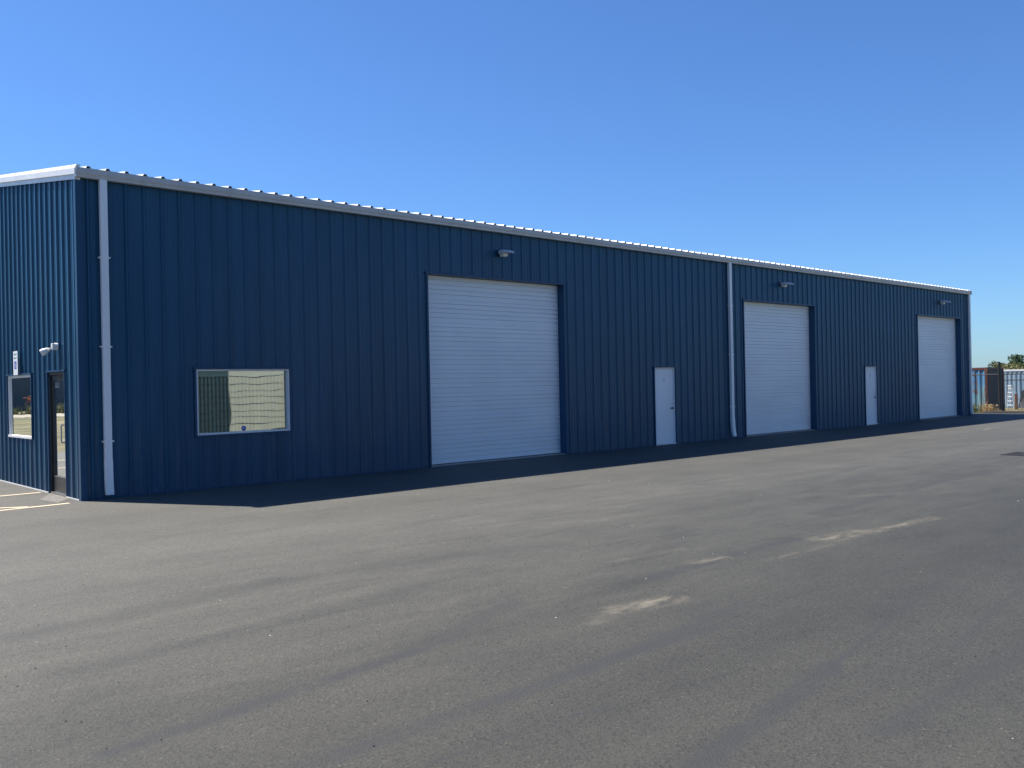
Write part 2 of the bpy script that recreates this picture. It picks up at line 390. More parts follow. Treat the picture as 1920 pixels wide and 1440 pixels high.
# end walls: west wall u = D - y
ztw = lambda u: EAVE + .05 + SL*min(u, D-u)
DW = (.773, 1.735, .0, 2.13); WW = (2.78, 4.475, .915, 2.12)
open_w = [(D-b, D-a, c, d) for a, b, c, d in (DW, WW)]
NE = 17
for i in range(NE):
    u = D - (i+1)*PW      # panels laid from the near corner
    if u < -.5: continue
    link('wall_panel', wall_panel(u, .0, ztw, open_w), WH, (0, D-u, 0), -pi/2)
for i in range(NE):
    u = i*PW
    if u + PW > D+.5: continue
    link('wall_panel', wall_panel(u, .0, ztw, []), WH, (L, u, 0), pi/2)
# interior liner keeps the building dark
lin = MB().quad((.4,2.6,.02),(L-.4,2.6,.02),(L-.4,2.6,EAVE+.35),(.4,2.6,EAVE+.35))
lin.build('inner_wall', M_inner, WH, fix=False)

# trims
def gable_z(y): return EAVE + SL*min(y, D-y)
tr = MB()
tr.loft([[(x,y,z) for x,y in ((-.042,.06),(-.042,-.042),(.06,-.042),(.06,-.036),(-.036,-.036),(-.036,.06))] for z in (0,EAVE-.02)])
tr.build('corner_trim', M_btrim, WH)
tr = MB(); tr.loft([[(x,y,z) for x,y in ((L+.042,.06),(L+.042,-.042),(L-.06,-.042),(L-.06,-.036),(L+.036,-.036),(L+.036,.06))] for z in (0,EAVE-.02)]); tr.build('corner_trim', M_btrim, WH)
tr = MB(); tr.box(.09, L-.09, -.05, -.003, EAVE-.005, EAVE+.03); tr.build('eave_trim', M_btrim, WH)
# base angle
prev = .07
for a, b in sorted(DOORS+MAN):
    MB().box(prev, a-.05, -.010, -.004, .0, .03).build('base_trim', M_btrim, WH); prev = b+.05
MB().box(prev, L-.07, -.010, -.004, 0, .03).build('base_trim', M_btrim, WH)
for ya, yb in ((.07,.74),(1.77,D-.1)): MB().box(-.045,-.034,ya,yb,0,.018).build('base_trim', M_white, WH)

# roof: one ribbed sheet per 3 ribs, both slopes
def roof_mesh():
    pr = [(0,0),(.1524-.045,0),(.1524-.022,.040),(.1524+.022,.040),(.1524+.045,0)]
    pts = [(u+r*P, d) for r in range(3) for u, d in pr] + [(PW, 0)]
    mb = MB(); y0, y1 = -.105, D/2
    za, zb = EAVE+.16+SL*y0, EAVE+.16+SL*y1
    for (ua, da), (ub, db) in zip(pts[:-1], pts[1:]):
        mb.quad((ua,y0,za+da),(ub,y0,za+db),(ub,y1,zb+db),(ua,y1,zb+da))
        mb.quad((ua,y0,za-.012),(ub,y0,za-.012),(ub,y0,za+db),(ua,y0,za+da)) if False else None
        mb.quad((ua,y0+.004,za-.004),(ub,y0+.004,za-.004),(ub,y1,zb-.004),(ua,y1,zb-.004))
    return mb.mesh('roof_panel', M_roof, fix=False)
rm = roof_mesh()
cl = MB()
for i in range(40):
    link('roof_panel', rm, WH, (i*PW, 0, 0)); link('roof_panel', rm, WH, ((i+1)*PW, D, 0), pi)
    for r in range(3):   # dark foam closure under each rib end
        u = i*PW+r*P+.1524; z = EAVE+.16+SL*-.105
        cl.quad((u-.041,-.098,z-.004),(u+.041,-.098,z-.004),(u+.020,-.098,z+.036),(u-.020,-.098,z+.036))
o = cl.build('rib_closures', M_rubber, WH, fix=False); o['kind'] = 'stuff'
rc = MB(); yr = D/2; zr = EAVE+.16+SL*yr+.045
rc.loft([[(x, yr-.2, zr-.03), (x, yr, zr+.004), (x, yr+.2, zr-.03), (x, yr, zr-.01)] for x in (-.05, L+.05)]); rc.build('ridge_cap', M_white, WH)

# gutter: box profile swept along the eave, in lengths
gp = [(-.035,EAVE+.13),(-.035,EAVE-.012),(-.125,EAVE-.012),(-.130,EAVE+.03),(-.145,EAVE+.06),(-.145,EAVE+.142),(-.128,EAVE+.142),(-.128,EAVE+.13),(-.137,EAVE+.12),(-.122,EAVE+.0),(-.045,EAVE+.0),(-.045,EAVE+.13)]
gx = -.05
n = 0
while gx < L+.05:
    x1 = min(gx+6.1, L+.06)
    mb = MB().loft([[(x, y, z) for y, z in gp] for x in (gx, x1-.002)]); mb.build('gutter', M_gutter, WH)
    if gx > 0:
        MB().box(gx-.03, gx+.03, -.149, -.143, EAVE+.03, EAVE+.144).build('gutter_joint', M_gutter, WH)
    gx = x1; n += 1
MB().box(-.056,-.050,-.15,-.03,EAVE-.015,EAVE+.145).build('gutter_end_cap', M_white, WH)
MB().box(L+.06,L+.066,-.15,-.03,EAVE-.015,EAVE+.145).build('gutter_end_cap', M_gutter, WH)
# rake trim: chamfered white band, face, inset lower strip
for xx, sgn in ((0, -1), (L, 1)):
    def sweep(pts, m, name, ya=-.12, yb=D/2, flip=False):
        rings = []
        for y in (ya, yb):
            Y = D-y if flip else y
            z = EAVE + SL*y
            rings.append([(xx+sgn*px, Y, z+pz) for px, pz in pts])
        MB().loft(rings).build(name, m, WH, bevel=0)
    for fl in (False, True):
        sweep([(-.02,.205),(.035,.205),(.072,.140),(.072,.045),(.050,.040),(.036,.040),(.036,.12),(-.02,.19)], M_white, 'rake_trim', flip=fl, ya=-.125)
        sweep([(.034,.05),(.044,.05),(.044,-.035),(.034,-.035)], M_white, 'rake_strip', ya=-.03, flip=fl)
MB().box(-.046,.035,-.052,-.044,EAVE-.045,EAVE+.02).build('corner_cap', M_white, WH)

# downspouts
def downspout(x, wd=.115, kick=.09):
    r = MB(); y0, y1 = -.045, -.125
    def ring(z, oy=0): return [(x-wd/2, y0+oy, z), (x+wd/2, y0+oy, z), (x+wd/2, y1+oy, z), (x-wd/2, y1+oy, z)]
    r.loft([ring(EAVE), ring(.62)]); o = r.build('downspout', M_spout, WH, bevel=.006)
    wd2 = wd+.008
    q = MB(); q.loft([[(x-wd2/2, y0+a, z), (x+wd2/2, y0+a, z), (x+wd2/2, y1-.004+a, z), (x-wd2/2, y1-.004+a, z)] for z, a in ((.64,0),(.35,-.2*kick),(.18,-.55*kick),(.07,-kick))])
    q.build('downspout_elbow', M_spout, o, bevel=.006)
    for z in (3.98, 2.51, .95):
        MB().box(x-wd/2-.028, x+wd/2+.028, -.128, -.036, z-.012, z+.012).build('strap', M_spout, o)
    return o
downspout(.378, .115, .035); downspout(18.36, .12, .06); downspout(36.50, .11, .03)

# ---- tall sectional doors
SECT = 8; SH = (DZ-.03)/SECT
def section_mesh(wd):
    mb = MB(); n = 5; h = SH/n; pts = []
    for i in range(n):
        z = i*h; gd = .028 if i else .006; gw = .015 if i else .004
        pts += [(0 if i else gd, z+ (0 if i else 0))] if not i else []
        pts += [(gd, z+gw) if i else (0, z+.004), (0, z+gw+.006)]
        if i < n-1: pts += [(0, z+h-.006), (.028, z+h-.004)]
        else: pts += [(0, z+h-.004), (.003, z+h-.001)]
    for (da, za), (db, zb) in zip(pts[:-1], pts[1:]):
        if zb > za: mb.quad((0, da, za), (wd, da, za), (wd, db, zb), (0, db, zb))
    mb.quad((0,0,0),(wd,0,0),(wd,.045,0),(0,.045,0)); mb.quad((0,.045,0),(wd,.045,0),(wd,.045,SH),(0,.045,SH))
    return mb.mesh('door_section', M_door, fix=False)
for i, (a, b) in enumerate(DOORS):
    RY = .19
    root = MB().box(a+.002, b-.002, RY-.014, RY+.03, .004, .032).build('sectional_door', M_rubber, WH)
    tag(root, ['tall white sectional door nearest the corner window', 'tall white sectional door between the two plain entry doors', 'tall white sectional door at the far end'][i])
    sm = section_mesh(b-a-.05)
    for s in range(SECT):
        link('door_section', sm, root, (a+.025, RY, .032+s*SH))
    MB().box(a-.0, a+.022, RY-.004, RY+.006, .03, DZ).build('side_seal', M_white, root)
    MB().box(b-.022, b, RY-.004, RY+.006, .03, DZ).build('side_seal', M_white, root)
    # opening reveal and trim
    MB().box(a-.045, a-.001, -.040, RY+.05, 0, DZ+.0).build('jamb_trim', M_btrim, WH)
    MB().box(b+.001, b+.045, -.040, RY+.05, 0, DZ+.0).build('jamb_trim', M_btrim, WH)
    MB().box(a-.07, b+.07, -.052, RY+.05, DZ+.001, DZ+.045).build('header_trim', M_btrim, WH)
    MB().box(a+.002, b-.002, .0, RY-.02, .003, .012).build('door_threshold', M_conc, WH)
    MB().box(a-.3, b+.3, RY+.052, RY+.06, .0, DZ+.5).build('door_backing', M_inner, WH)

# ---- plain entry doors
for i, (a, b) in enumerate(MAN):
    fr = MB(); Y0, Y1 = .0, .09
    fr.box(a, a+.028, Y0, Y1, .01, MZ); fr.box(b-.028, b, Y0, Y1, .01, MZ); fr.box(a+.028, b-.028, Y0, Y1, MZ-.035, MZ)
    root = fr.build('entry_door', M_mdoor, WH, bevel=.003)
    tag(root, 'plain white metal entry door left of the middle downspout' if i == 0 else 'plain white metal entry door between the two farther tall doors')
    MB().box(a+.031, b-.031, .035, .08, .03, MZ-.038).build('door_leaf', M_mdoor, root, bevel=.004)
    MB().box(a, b, -.03, .09, .003, .026).build('threshold', M_white, root)
    h = MB(); hx, hz = b-.095, 1.0
    h.tube([(hx, .036, hz), (hx, -.02, hz)], .016); h.tube([(hx+.01, -.022, hz), (hx-.125, -.026, hz-.004)], .010)
    h.tube([(hx, .037, hz), (hx, .028, hz)], .034, 14)
    h.build('door_lever', M_dsteel, root, smooth=False)
    MB().tube([(hx, .037, hz+.12), (hx, .02, hz+.12)], .024, 14).build('deadbolt', M_steel, root)
    text('door_number', '1' if i == 0 else '2', .13, M_ink, root, ((a+b)/2+.02, .033, 1.80), (pi/2, 0, 0))
    for z in (.3, 1.05, 1.85): MB().tube([(a+.03, .028, z-.05), (a+.03, .028, z+.05)], .009, 8).build('hinge', M_steel, root)
    MB().box(a-.035, a-.001, -.038, .12, 0, MZ).build('jamb_trim', M_btrim, WH)
    MB().box(b+.001, b+.035, -.038, .12, 0, MZ).build('jamb_trim', M_btrim, WH)
    MB().box(a-.055, b+.055, -.048, .12, MZ+.001, MZ+.038).build('header_trim', M_btrim, WH)
    MB().box(a-.2, b+.2, .13, .14, 0, MZ+.2).build('door_backing', M_inner, WH)

# ---- south window
a, b, z0, z1 = WIN_S
fr = MB(); fw = .034
for q in ((a,a+fw,z0,z1),(b-fw,b,z0,z1),(a+fw,b-fw,z0,z0+fw),(a+fw,b-fw,z1-fw,z1)): fr.box(q[0],q[1],-.02,.09,q[2],q[3])
WS = fr.build('window', M_white, WH, bevel=.003); tag(WS, 'wide white framed window with vertical blinds and a rippled reflection')
pane = MB().quad((a+fw-.004,.055,z0+fw-.004),(b-fw+.004,.055,z0+fw-.004),(b-fw+.004,.055,z1-fw+.004),(a+fw-.004,.055,z1-fw+.004)).build('pane', M_glassS, WS, fix=False)
MB().box(a-.04,a-.001,-.038,.1,z0-.03,z1+.0).build('jamb_trim', M_btrim, WH)
MB().box(b+.001,b+.04,-.038,.1,z0-.03,z1+.0).build('jamb_trim', M_btrim, WH)
MB().box(a-.06,b+.06,-.05,.1,z1+.001,z1+.04).build('header_trim', M_btrim, WH)
MB().box(a-.001+.002,b-.001,-.035,.1,z0-.035,z0-.001).build('sill_trim', M_btrim, WH)
MB().box(a+.02, b-.02, .13, .19, z1-.13, z1+.02).build('blind_headrail', M_blind, WH)
slat = MB(); 
for j in range(2): pass
n = 25; pitch = (b-a)/n
sl = MB()
hw = .043; seg_ = 4; pr = []
for j in range(seg_+1):
    t = -1+2*j/seg_; pr.append((t*hw, .006*(1-t*t)))
for j in range(seg_):
    sl.quad((pr[j][0], pr[j][1], z0-.06), (pr[j+1][0], pr[j+1][1], z0-.06), (pr[j+1][0], pr[j+1][1], z1-.12), (pr[j][0], pr[j][1], z1-.12))
sm = sl.mesh('blind_slat', M_blind, smooth=True, fix=False)
for j in range(n):
    link('blind_slat', sm, WH, (a+pitch*(j+.5), .16, 0), radians(42+random.uniform(-3,3)))
MB().quad((a-.3,.42,z0-.5),(b+.3,.42,z0-.5),(b+.3,.42,z1+.3),(a-.3,.42,z1+.3)).build('room_partition', M_dark, WH, fix=False)
# alarm badge on the glass
M_badge = mat('blue_badge_print', (.02,.045,.30), .4); M_badgew = mat('white_badge_print', (.75,.78,.85), .4)
oc = MB(); r = .048
ring = [(r*cos(pi/8+pi/4*q), r*sin(pi/8+pi/4*q)) for q in range(8)]
oc.loft([[(x, y, z) for x, z in ring] for y in (0, -.002)])
bd = oc.build('alarm_sticker', M_badge, None, (2.835, .052, 1.045)); tag(bd, 'small blue octagonal alarm sticker low on the wide window glass', 'sticker')
text('sticker_lettering', 'ADT', .042, M_badgew, bd, (0, -.0035, .004), (pi/2,0,0), .0005)

# ---- west glass door and window
a, b, z0, z1 = DW
fr = MB()
fr.box(-.01,.10,a,a+.045,.01,z1); fr.box(-.01,.10,b-.045,b,.01,z1); fr.box(-.01,.10,a+.045,b-.045,z1-.05,z1)
GD = fr.build('glass_door', M_black, WH, bevel=.003); tag(GD, 'black framed glass entrance door in the end wall')
la, lb = a+.048, b-.048
lf = MB(); 
lf.box(.022,.062,la,la+.055,.03,z1-.055); lf.box(.022,.062,lb-.055,lb,.03,z1-.055); lf.box(.022,.062,la+.055,lb-.055,.03,.30); lf.box(.022,.062,la+.055,lb-.055,z1-.14,z1-.055)
lf.build('door_leaf', M_black, GD, bevel=.003)
MB().box(.018,.022,la+.05,lb-.05,.30,.315).build('glazing_bead', M_steel, GD)
MB().quad((.036,la+.05,.295),(.036,lb-.05,.295),(.036,lb-.05,z1-.135),(.036,la+.05,z1-.135)).build('pane', M_glassW, GD, fix=False)
h = MB(); hy = la+.10
h.tube([(.022,hy,1.22),(-.045,hy,1.22),(-.05,hy,1.21),(-.05,hy,.93),(-.045,hy,.92),(.022,hy,.92)], .013, 8)
h.build('pull_handle', M_steel, GD)
MB().box(-.02,.10,a,b,.003,.03).build('threshold', M_steel, GD)
M_num = mat('pale_vinyl_digits', (.30,.34,.35), .6)
text('street_number', '3621', .14, M_num, GD, (.033, (la+lb)/2+.13, 1.90), (pi/2, 0, -pi/2), .0008)
MB().box(-.038,.10,a-.03,a-.001,0,z1).build('jamb_trim', M_btrim, WH); MB().box(-.038,.10,b+.001,b+.03,0,z1).build('jamb_trim', M_btrim, WH)
MB().box(-.046,.10,a-.05,b+.05,z1+.001,z1+.03).build('header_trim', M_btrim, WH)
a, b, z0, z1 = WW
fr = MB(); fw = .045
for q in ((a,a+fw,z0+fw,z1),(b-fw,b,z0+fw,z1),(a+fw,b-fw,z1-fw,z1)): fr.box(-.012,.085,q[0],q[1],q[2],q[3])
fr.box(-.03,.085,a,b,z0,z0+fw)
WWo = fr.build('window', M_white, WH, bevel=.003); tag(WWo, 'square white framed window in the end wall with a half drawn shade')
MB().quad((.018,a+fw-.004,z0+fw-.004),(.018,b-fw+.004,z0+fw-.004),(.018,b-fw+.004,z1-fw+.004),(.018,a+fw-.004,z1-fw+.004)).build('pane', M_glassW, WWo, fix=False)
MB().box(-.046,.085,a-.04,b+.04,z1+.001,z1+.03).build('header_trim', M_btrim, WH)
MB().box(-.038,.085,a-.03,a-.001,z0,z1).build('jamb_trim', M_btrim, WH); MB().box(-.038,.085,b+.001,b+.03,z0,z1).build('jamb_trim', M_btrim, WH)
MB().box(.05,.08,a+.05,b-.05,2.0,2.08).build('window_shade', M_paperw, WWo)
o = MB().box(.05,.07,b-.62,b-.05,1.84,2.0); o.build('window_shade', M_paperw, WWo)
MB().box(.045,.075,b-.63,b-.05,1.80,1.84).build('shade_rail', M_white, WWo)
MB().quad((.9,.1,.02),(.9,2.6,.02),(.9,2.6,3),(.9,.1,3)).build('room_partition', M_dark, WH, fix=False)
MB().quad((2.2,2.6,.02),(2.2,7,.02),(2.2,7,3),(2.2,2.6,3)).build('room_partition', M_dark, WH, fix=False)
# screw heads on girt lines of the end wall and the long wall: real little hex heads
sc = MB()
for zz in (1.2, 2.35, 3.5, 4.6):
    for j in range(17):
        y = .1524+j*P-.06
        if DW[0]-.05 < y < DW[1]+.05 and zz < 2.2: continue
        if WW[0]-.05 < y < WW[1]+.05 and zz < 2.2: continue
        sc.box(-.008,.0,y-.007,y+.007,zz-.007,zz+.007)
    for j in range(60):
        x = .1524+j*P-.06
        if any(c-.05 < x < d+.05 and zz < f+.05 and zz > e-.05 for c, d, e, f in open_s): continue
        sc.box(x-.006,x+.006,-.007,.0,zz-.006,zz+.006)
o = sc.build('screw_heads', M_btrim, WH, fix=False); o['kind'] = 'stuff'

# ------------------------------------------------------------------ fixtures
def wall_light(x, label):
    t = thing('wall_light', label, 'wall light', (x, -.005, 4.80), 0, 'wall lights above the tall doors'); t.scale = (.85,.88,.85)
    MB().box(-.09,.09,-.075,-.033,-.085,.075).build('back_plate', M_dsteel, t, bevel=.004)
    secs = []
    for y, hw_, zb, zt in [(-.075,.125,-.045,.045),(-.14,.150,-.045,.062),(-.24,.155,-.045,.058),(-.36,.145,-.048,.040),(-.47,.115,-.052,.008),(-.56,.07,-.062,-.038)]:
        hw_ *= .8; secs.append([(-hw_,y,zb),(hw_,y,zb),(hw_,y,zt-.02),(hw_*.7,y,zt),(-hw_*.7,y,zt),(-hw_,y,zt-.02)])
    MB().loft(secs).build('hood', M_grey, t, bevel=.003)
    MB().loft([[(sx*a, yc+sy*a2, z) for sx, sy in ((-1,-1),(1,-1),(1,1),(-1,1))] for z, a, a2, yc in ((-.046,.085,.075,-.19),(-.10,.075,.066,-.19),(-.125,.062,.055,-.19))]).build('lens', M_lens, t, bevel=.006)
    return t
wall_light(9.18, 'grey hooded wall light above the nearest tall white door')
wall_light(21.28, 'grey hooded wall light above the middle tall white door')
wall_light(33.53, 'grey hooded wall light above the farthest tall white door')

# security light over glass door
t = thing('security_light', 'white spotlight on a round box above the black glass door', 'security light', (-.036, 1.08, 2.56))
MB().tube([(0,0,0),(-.055,0,0)], .062, 16).build('junction_box', M_white, t, bevel=.004)
MB().box(-.095,-.055,-.05,.05,-.055,.055).build('sensor_body', M_white, t, bevel=.008)
MB().tube([(-.09,0,-.02),(-.125,.03,-.05),(-.14,.07,-.06)], .014, 8).build('arm', M_white, t)
def head(t, sy, nm='lamp_head'):
    d = Vector((-.72, .35*sy, -.42)).normalized(); p = Vector((-.135, .09*sy, -.055))
    MB().tube([p-d*.035, p, p+d*.07, p+d*.11], [.026,.042,.058,.060], 14).build(nm, M_white, t, smooth=True)
    MB().tube([p+d*.111, p+d*.113], .052, 14).build('lamp_lens', M_lens, t)
head(t, 1)

# parking sign
SG = thing('parking_sign', 'white accessible parking sign with green lettering and blue square above the end wall window', 'sign', (-.085, 3.59, 2.355))
M_sign = mat('white_reflective_sign', (.82,.83,.84), .35); M_green = mat('green_sign_print', (.05,.30,.16), .5); M_sblue = mat('blue_sign_print', (.02,.06,.36), .5)
MB().box(0,.003,-.152,.152,-.229,.229).build('sign_plate', M_sign, SG)
MB().box(.003,.050,-.02,.02,-.2,.2).build('mount_rail', M_steel, SG)
MB().box(-.001,0,-.075,.075,-.115,.035).build('blue_square', M_sblue, SG)
text('sign_lettering', 'RESERVED', .045, M_green, SG, (-.0015,0,.165), (pi/2,0,-pi/2), .0004)
text('sign_lettering', 'PARKING', .048, M_green, SG, (-.0015,0,.095), (pi/2,0,-pi/2), .0004)
wc = MB()   # wheelchair pictogram
cy_, cz_, R_ = -.002, -.062, .036
for q in range(14):
    a0 = -2.4+q*.27; a1 = a0+.27
    wc.quad(*[(-.0018, cy_+rr*cos(aa), cz_+rr*sin(aa)) for rr, aa in ((R_,a0),(R_,a1),(R_-.009,a1),(R_-.009,a0))])
for (y0_,z0_,y1_,z1_) in ((.006,.004,.0,-.05),(.0,-.048,-.034,-.048),(-.034,-.048,-.046,-.088),(.004,-.02,-.026,-.02)):
    dv = Vector((y1_-y0_, z1_-z0_)).normalized(); nn = Vector((-dv.y, dv.x))*.005
    wc.quad((-.0018,y0_+nn.x,z0_+nn.y),(-.0018,y0_-nn.x,z0_-nn.y),(-.0018,y1_-nn.x,z1_-nn.y),(-.0018,y1_+nn.x,z1_+nn.y))
wc.quad(*[(-.0018,.008+.009*cos(q*pi/4),.018+.009*sin(q*pi/4)) for q in range(8)])
wc.build('wheelchair_symbol', M_sign, SG, fix=False)

# storm drain
GR = thing('storm_drain', 'dark iron storm drain grate set in the asphalt at the right edge', 'drain grate', (16.75, -8.72, 0))
rim = MB()
hw = .46
for q in ((-hw,hw,-hw,-hw+.04),(-hw,hw,hw-.04,hw),(-hw,-hw+.04,-hw+.04,hw-.04),(hw-.04,hw,-hw+.04,hw-.04)): rim.box(q[0],q[1],q[2],q[3],.001,.014)
M_iron = weathered('cast_iron', (.05,.048,.05), .6, .2, 10, metal=.4)
rim.build('rim', M_iron, GR)
MB().box(-hw+.04,hw-.04,-hw+.04,hw-.04,.001,.004).build('pit', M_dark, GR)
bmh = MB().box(-.014,.014,-hw+.04,hw-.04,.004,.013).mesh('bar', M_iron)
for j in range(12): link('bar', bmh, GR, (-.385+j*.07,0,0))
for j in (-.2,0,.2): MB().box(-hw+.04,hw-.04,j-.012,j+.012,.0045,.0115).build('cross_bar', M_iron, GR)

# ------------------------------------------------------------------ things beyond the far corner
def container(name, label, x0, x1, y0, y1, z0, mats, rail, pitch=.278):
    t = thing(name, label, 'shipping container', ((x0+x1)/2, (y0+y1)/2, z0), 0)
    hx, hy, H = (x1-x0)/2, (y1-y0)/2, 2.59
    def corr(n, ax, c, s, lo, hi, m):
        mb = MB(); k = max(1, round((hi-lo)/pitch)); p = (hi-lo)/k; pts = []
        for j in range(k):
            b = lo+j*p; pts += [(b,0),(b+p*.26,0),(b+p*.50,.036),(b+p*.76,.036)]
        pts.append((hi,0))
        za, zb = .16, H-.13
        for (ua,da),(ub,db) in zip(pts[:-1],pts[1:]):
            A = (lambda u,d,z: (c - s*d - s*.02, u, z)) if ax == 'x' else (lambda u,d,z: (u, c - s*d - s*.02, z))
            mb.quad(A(ua,da,za),A(ub,db,za),A(ub,db,zb),A(ua,da,zb))
        mb.build(n, m, t, fix=False)
    corr('side_wall','x',-hx,-1,-hy+.1,hy-.1,mats); corr('side_wall','x',hx,1,-hy+.1,hy-.1,mats)
    corr('end_wall','y',-hy,-1,-hx+.1,hx-.1,mats); corr('end_wall','y',hy,1,-hx+.1,hx-.1,mats)
    for sx in (-1,1):
        for sy in (-1,1): MB().box(*sorted((sx*hx,sx*(hx-.13))),*sorted((sy*hy,sy*(hy-.13))),0,H).build('corner_post', rail, t, bevel=.01)
    for sx in (-1,1): MB().box(*sorted((sx*(hx-.005),sx*(hx-.08))),-hy+.13,hy-.13,H-.13,H-.01).build('top_rail', rail, t); MB().box(*sorted((sx*(hx-.005),sx*(hx-.08))),-hy+.13,hy-.13,.02,.16).build('bottom_rail', mats, t)
    for sy in (-1,1): MB().box(-hx+.13,hx-.13,*sorted((sy*(hy-.005),sy*(hy-.08))),H-.13,H-.01).build('top_rail', rail, t); MB().box(-hx+.13,hx-.13,*sorted((sy*(hy-.005),sy*(hy-.08))),.02,.16).build('bottom_rail', mats, t)
    MB().box(-hx+.06,hx-.06,-hy+.06,hy-.06,H-.05,H-.015).build('roof_panel', rail, t)
    return t
def rusty(name, c1, c2, amt):
    m = mat(name, c1, .6); k = NT(m); v = k.coord((1,1,.5),'World')
    base = k.ramp(k.noise(v, .9, 3), [(.40, c1), (.56, c2)])
    r = k.ramp(k.noise(v, 2.6, 7, .7), [(amt, (0,0,0)), (amt+.08, (1,1,1))])
    k.l(k.mix(r, base, k.ramp(k.noise(v, 12, 4), [(.3,(.10,.035,.018)),(.7,(.26,.13,.06))])), k.b.inputs['Base Color']); return m
cA = container('shipping_container', 'rusty blue and teal shipping container just past the far corner of the warehouse', 47.4, 49.84, 3.15, 9.25, -.43, rusty('rusty_blue_paint', (.07,.22,.42), (.15,.29,.35), .54), rusty('rusty_red_rail', (.12,.04,.035), (.07,.035,.04), .55))
for ch in cA.children:
    if ch.name.startswith('end_wall'): ch.data.materials[0] = rusty('shaded_end_paint', (.045,.055,.07), (.06,.06,.06), .60)  # shade on the end walls painted in as a darker colour
cB = container('shipping_container', 'pale blue shipping container with a white top rail behind the stepladder', 61.0, 63.44, -5.0, 7.2, -.50, rusty('faded_blue_paint', (.17,.26,.35), (.23,.32,.40), .68), M_white)

# chain-link fence and gate
M_mesh = mat('black_vinyl_wire', (.02,.02,.022), .5)
def link_mesh(wd, h):
    mb = MB(); st = .10; r = .0035; n = int((wd+h)/st)
    for s in (1, -1):
        for i in range(-int(h/st), int(wd/st)+1):
            a0 = max(0, -i*st) ; y0 = i*st+a0; a1 = min(h, wd-i*st); y1 = i*st+a1
            if a1 <= a0: continue
            if s < 0: y0, y1 = wd-y0, wd-y1
            mb.quad((0,y0-r,a0),(0,y0+r,a0),(0,y1+r,a1),(0,y1-r,a1)); mb.quad((-r,y0,a0),(r,y0,a0),(r,y1,a1),(-r,y1,a1))
    return mb.mesh('chain_mesh', M_mesh, fix=False)
FX = 41.4; FZ = -.06; FH = 1.85
cm = link_mesh(2.9, FH-.1)
fe = thing('chain_link_fence', 'black chain-link fence running back from the gate beside the rusty container', 'fence', (FX,.45,FZ))
for j in range(6):
    link('chain_mesh', cm, fe, (0, j*2.9+.05, .04))['kind'] = 'stuff'
    MB().tube([(0,j*2.9+2.95,0),(0,j*2.9+2.95,FH)], .03).build('post', M_mesh, fe)
MB().tube([(0,0,FH-.03),(0,17.4,FH-.03)], .026).build('top_rail', M_mesh, fe)
MB().tube([(0,0,0),(0,0,FH+.55)], .06, 10).build('post', M_mesh, fe)
ga = thing('chain_link_gate', 'black chain-link gate with double top rail in front of the stepladder', 'gate', (FX,.33,FZ))
gm = link_mesh(4.6, FH-.12)
o = link('chain_mesh', gm, ga, (0,-4.7,.06)); o['kind'] = 'stuff'
for z in (.05, FH-.31, FH-.03): MB().tube([(0,-.08,z),(0,-4.72,z)], .024).build('rail', M_mesh, ga)
for y in (-.08,-4.72): MB().tube([(0,y,.03),(0,y,FH)], .024).build('frame_post', M_mesh, ga)
for y in (-1.1,-2.2,-3.4): MB().tube([(0,y,.05),(0,y,FH-.03)], .014).build('brace', M_mesh, ga)
f2 = thing('chain_link_fence', 'black chain-link fence continuing out of view beyond the gate', 'fence', (FX,-4.55,FZ))
for j in range(5):
    link('chain_mesh', cm, f2, (0,-(j+1)*2.9,.04))['kind'] = 'stuff'
    MB().tube([(0,-j*2.9,0),(0,-j*2.9,FH)], .035).build('post', M_mesh, f2)
MB().tube([(0,0,FH-.03),(0,-14.5,FH-.03)], .026).build('top_rail', M_mesh, f2)

# stepladder
la = thing('stepladder', 'white stepladder standing open in front of the pale blue container', 'ladder', (58.1,5.62,gz(58,5.6)+.01), radians(-35))
H = 1.5
MB().tube([(0,-.30,0),(0,-.16,H)], .022,6).build('side_rail', M_white, la); MB().tube([(0,.30,0),(0,.16,H)], .022,6).build('side_rail', M_white, la)
for j in range(5):
    z = .25+j*.27; hw = .30-.14*z/H; MB().box(-.04,.02,-hw,hw,z-.02,z+.02).build('step', M_white, la)
MB().box(-.06,.14,-.18,.18,H-.03,H+.02).build('top_cap', M_white, la)
for s in (-1,1): MB().tube([(.62,s*.30,0),(.10,s*.16,H-.03)], .017,6).build('rear_leg', M_white, la)
MB().tube([(.45,-.25,.5),(.45,.25,.5)], .014,6).build('rear_brace', M_white, la)
# leaning sheet, rusty post
M_drk = weathered('dark_weathered_steel', (.03,.032,.04), .7, .2)
sh = MB().loft([[(0,-1.3,0),(0,.1,0),(.35,-.05,1.15),(.5,-.45,1.3),(.45,-1.3,.55)],[(.05,-1.3,0),(.05,.1,0),(.40,-.05,1.15),(.55,-.45,1.3),(.5,-1.3,.55)]])
o = sh.build('steel_sheet', M_drk, None, (60.1,5.75,gz(60,5))); tag(o, 'dark angular steel sheet leaning against the pale blue container', 'metal sheet')
M_rpost = rusty('rusty_brown_steel', (.13,.05,.03), (.09,.04,.03), .5)
pt = MB().box(-.07,.07,-.07,.07,0,1.0).build('rusty_post', M_rpost, None, (57.6,5.12,gz(57.6,5.1)), bevel=.008); tag(pt, 'short rusty brown steel post beside the stepladder', 'post')

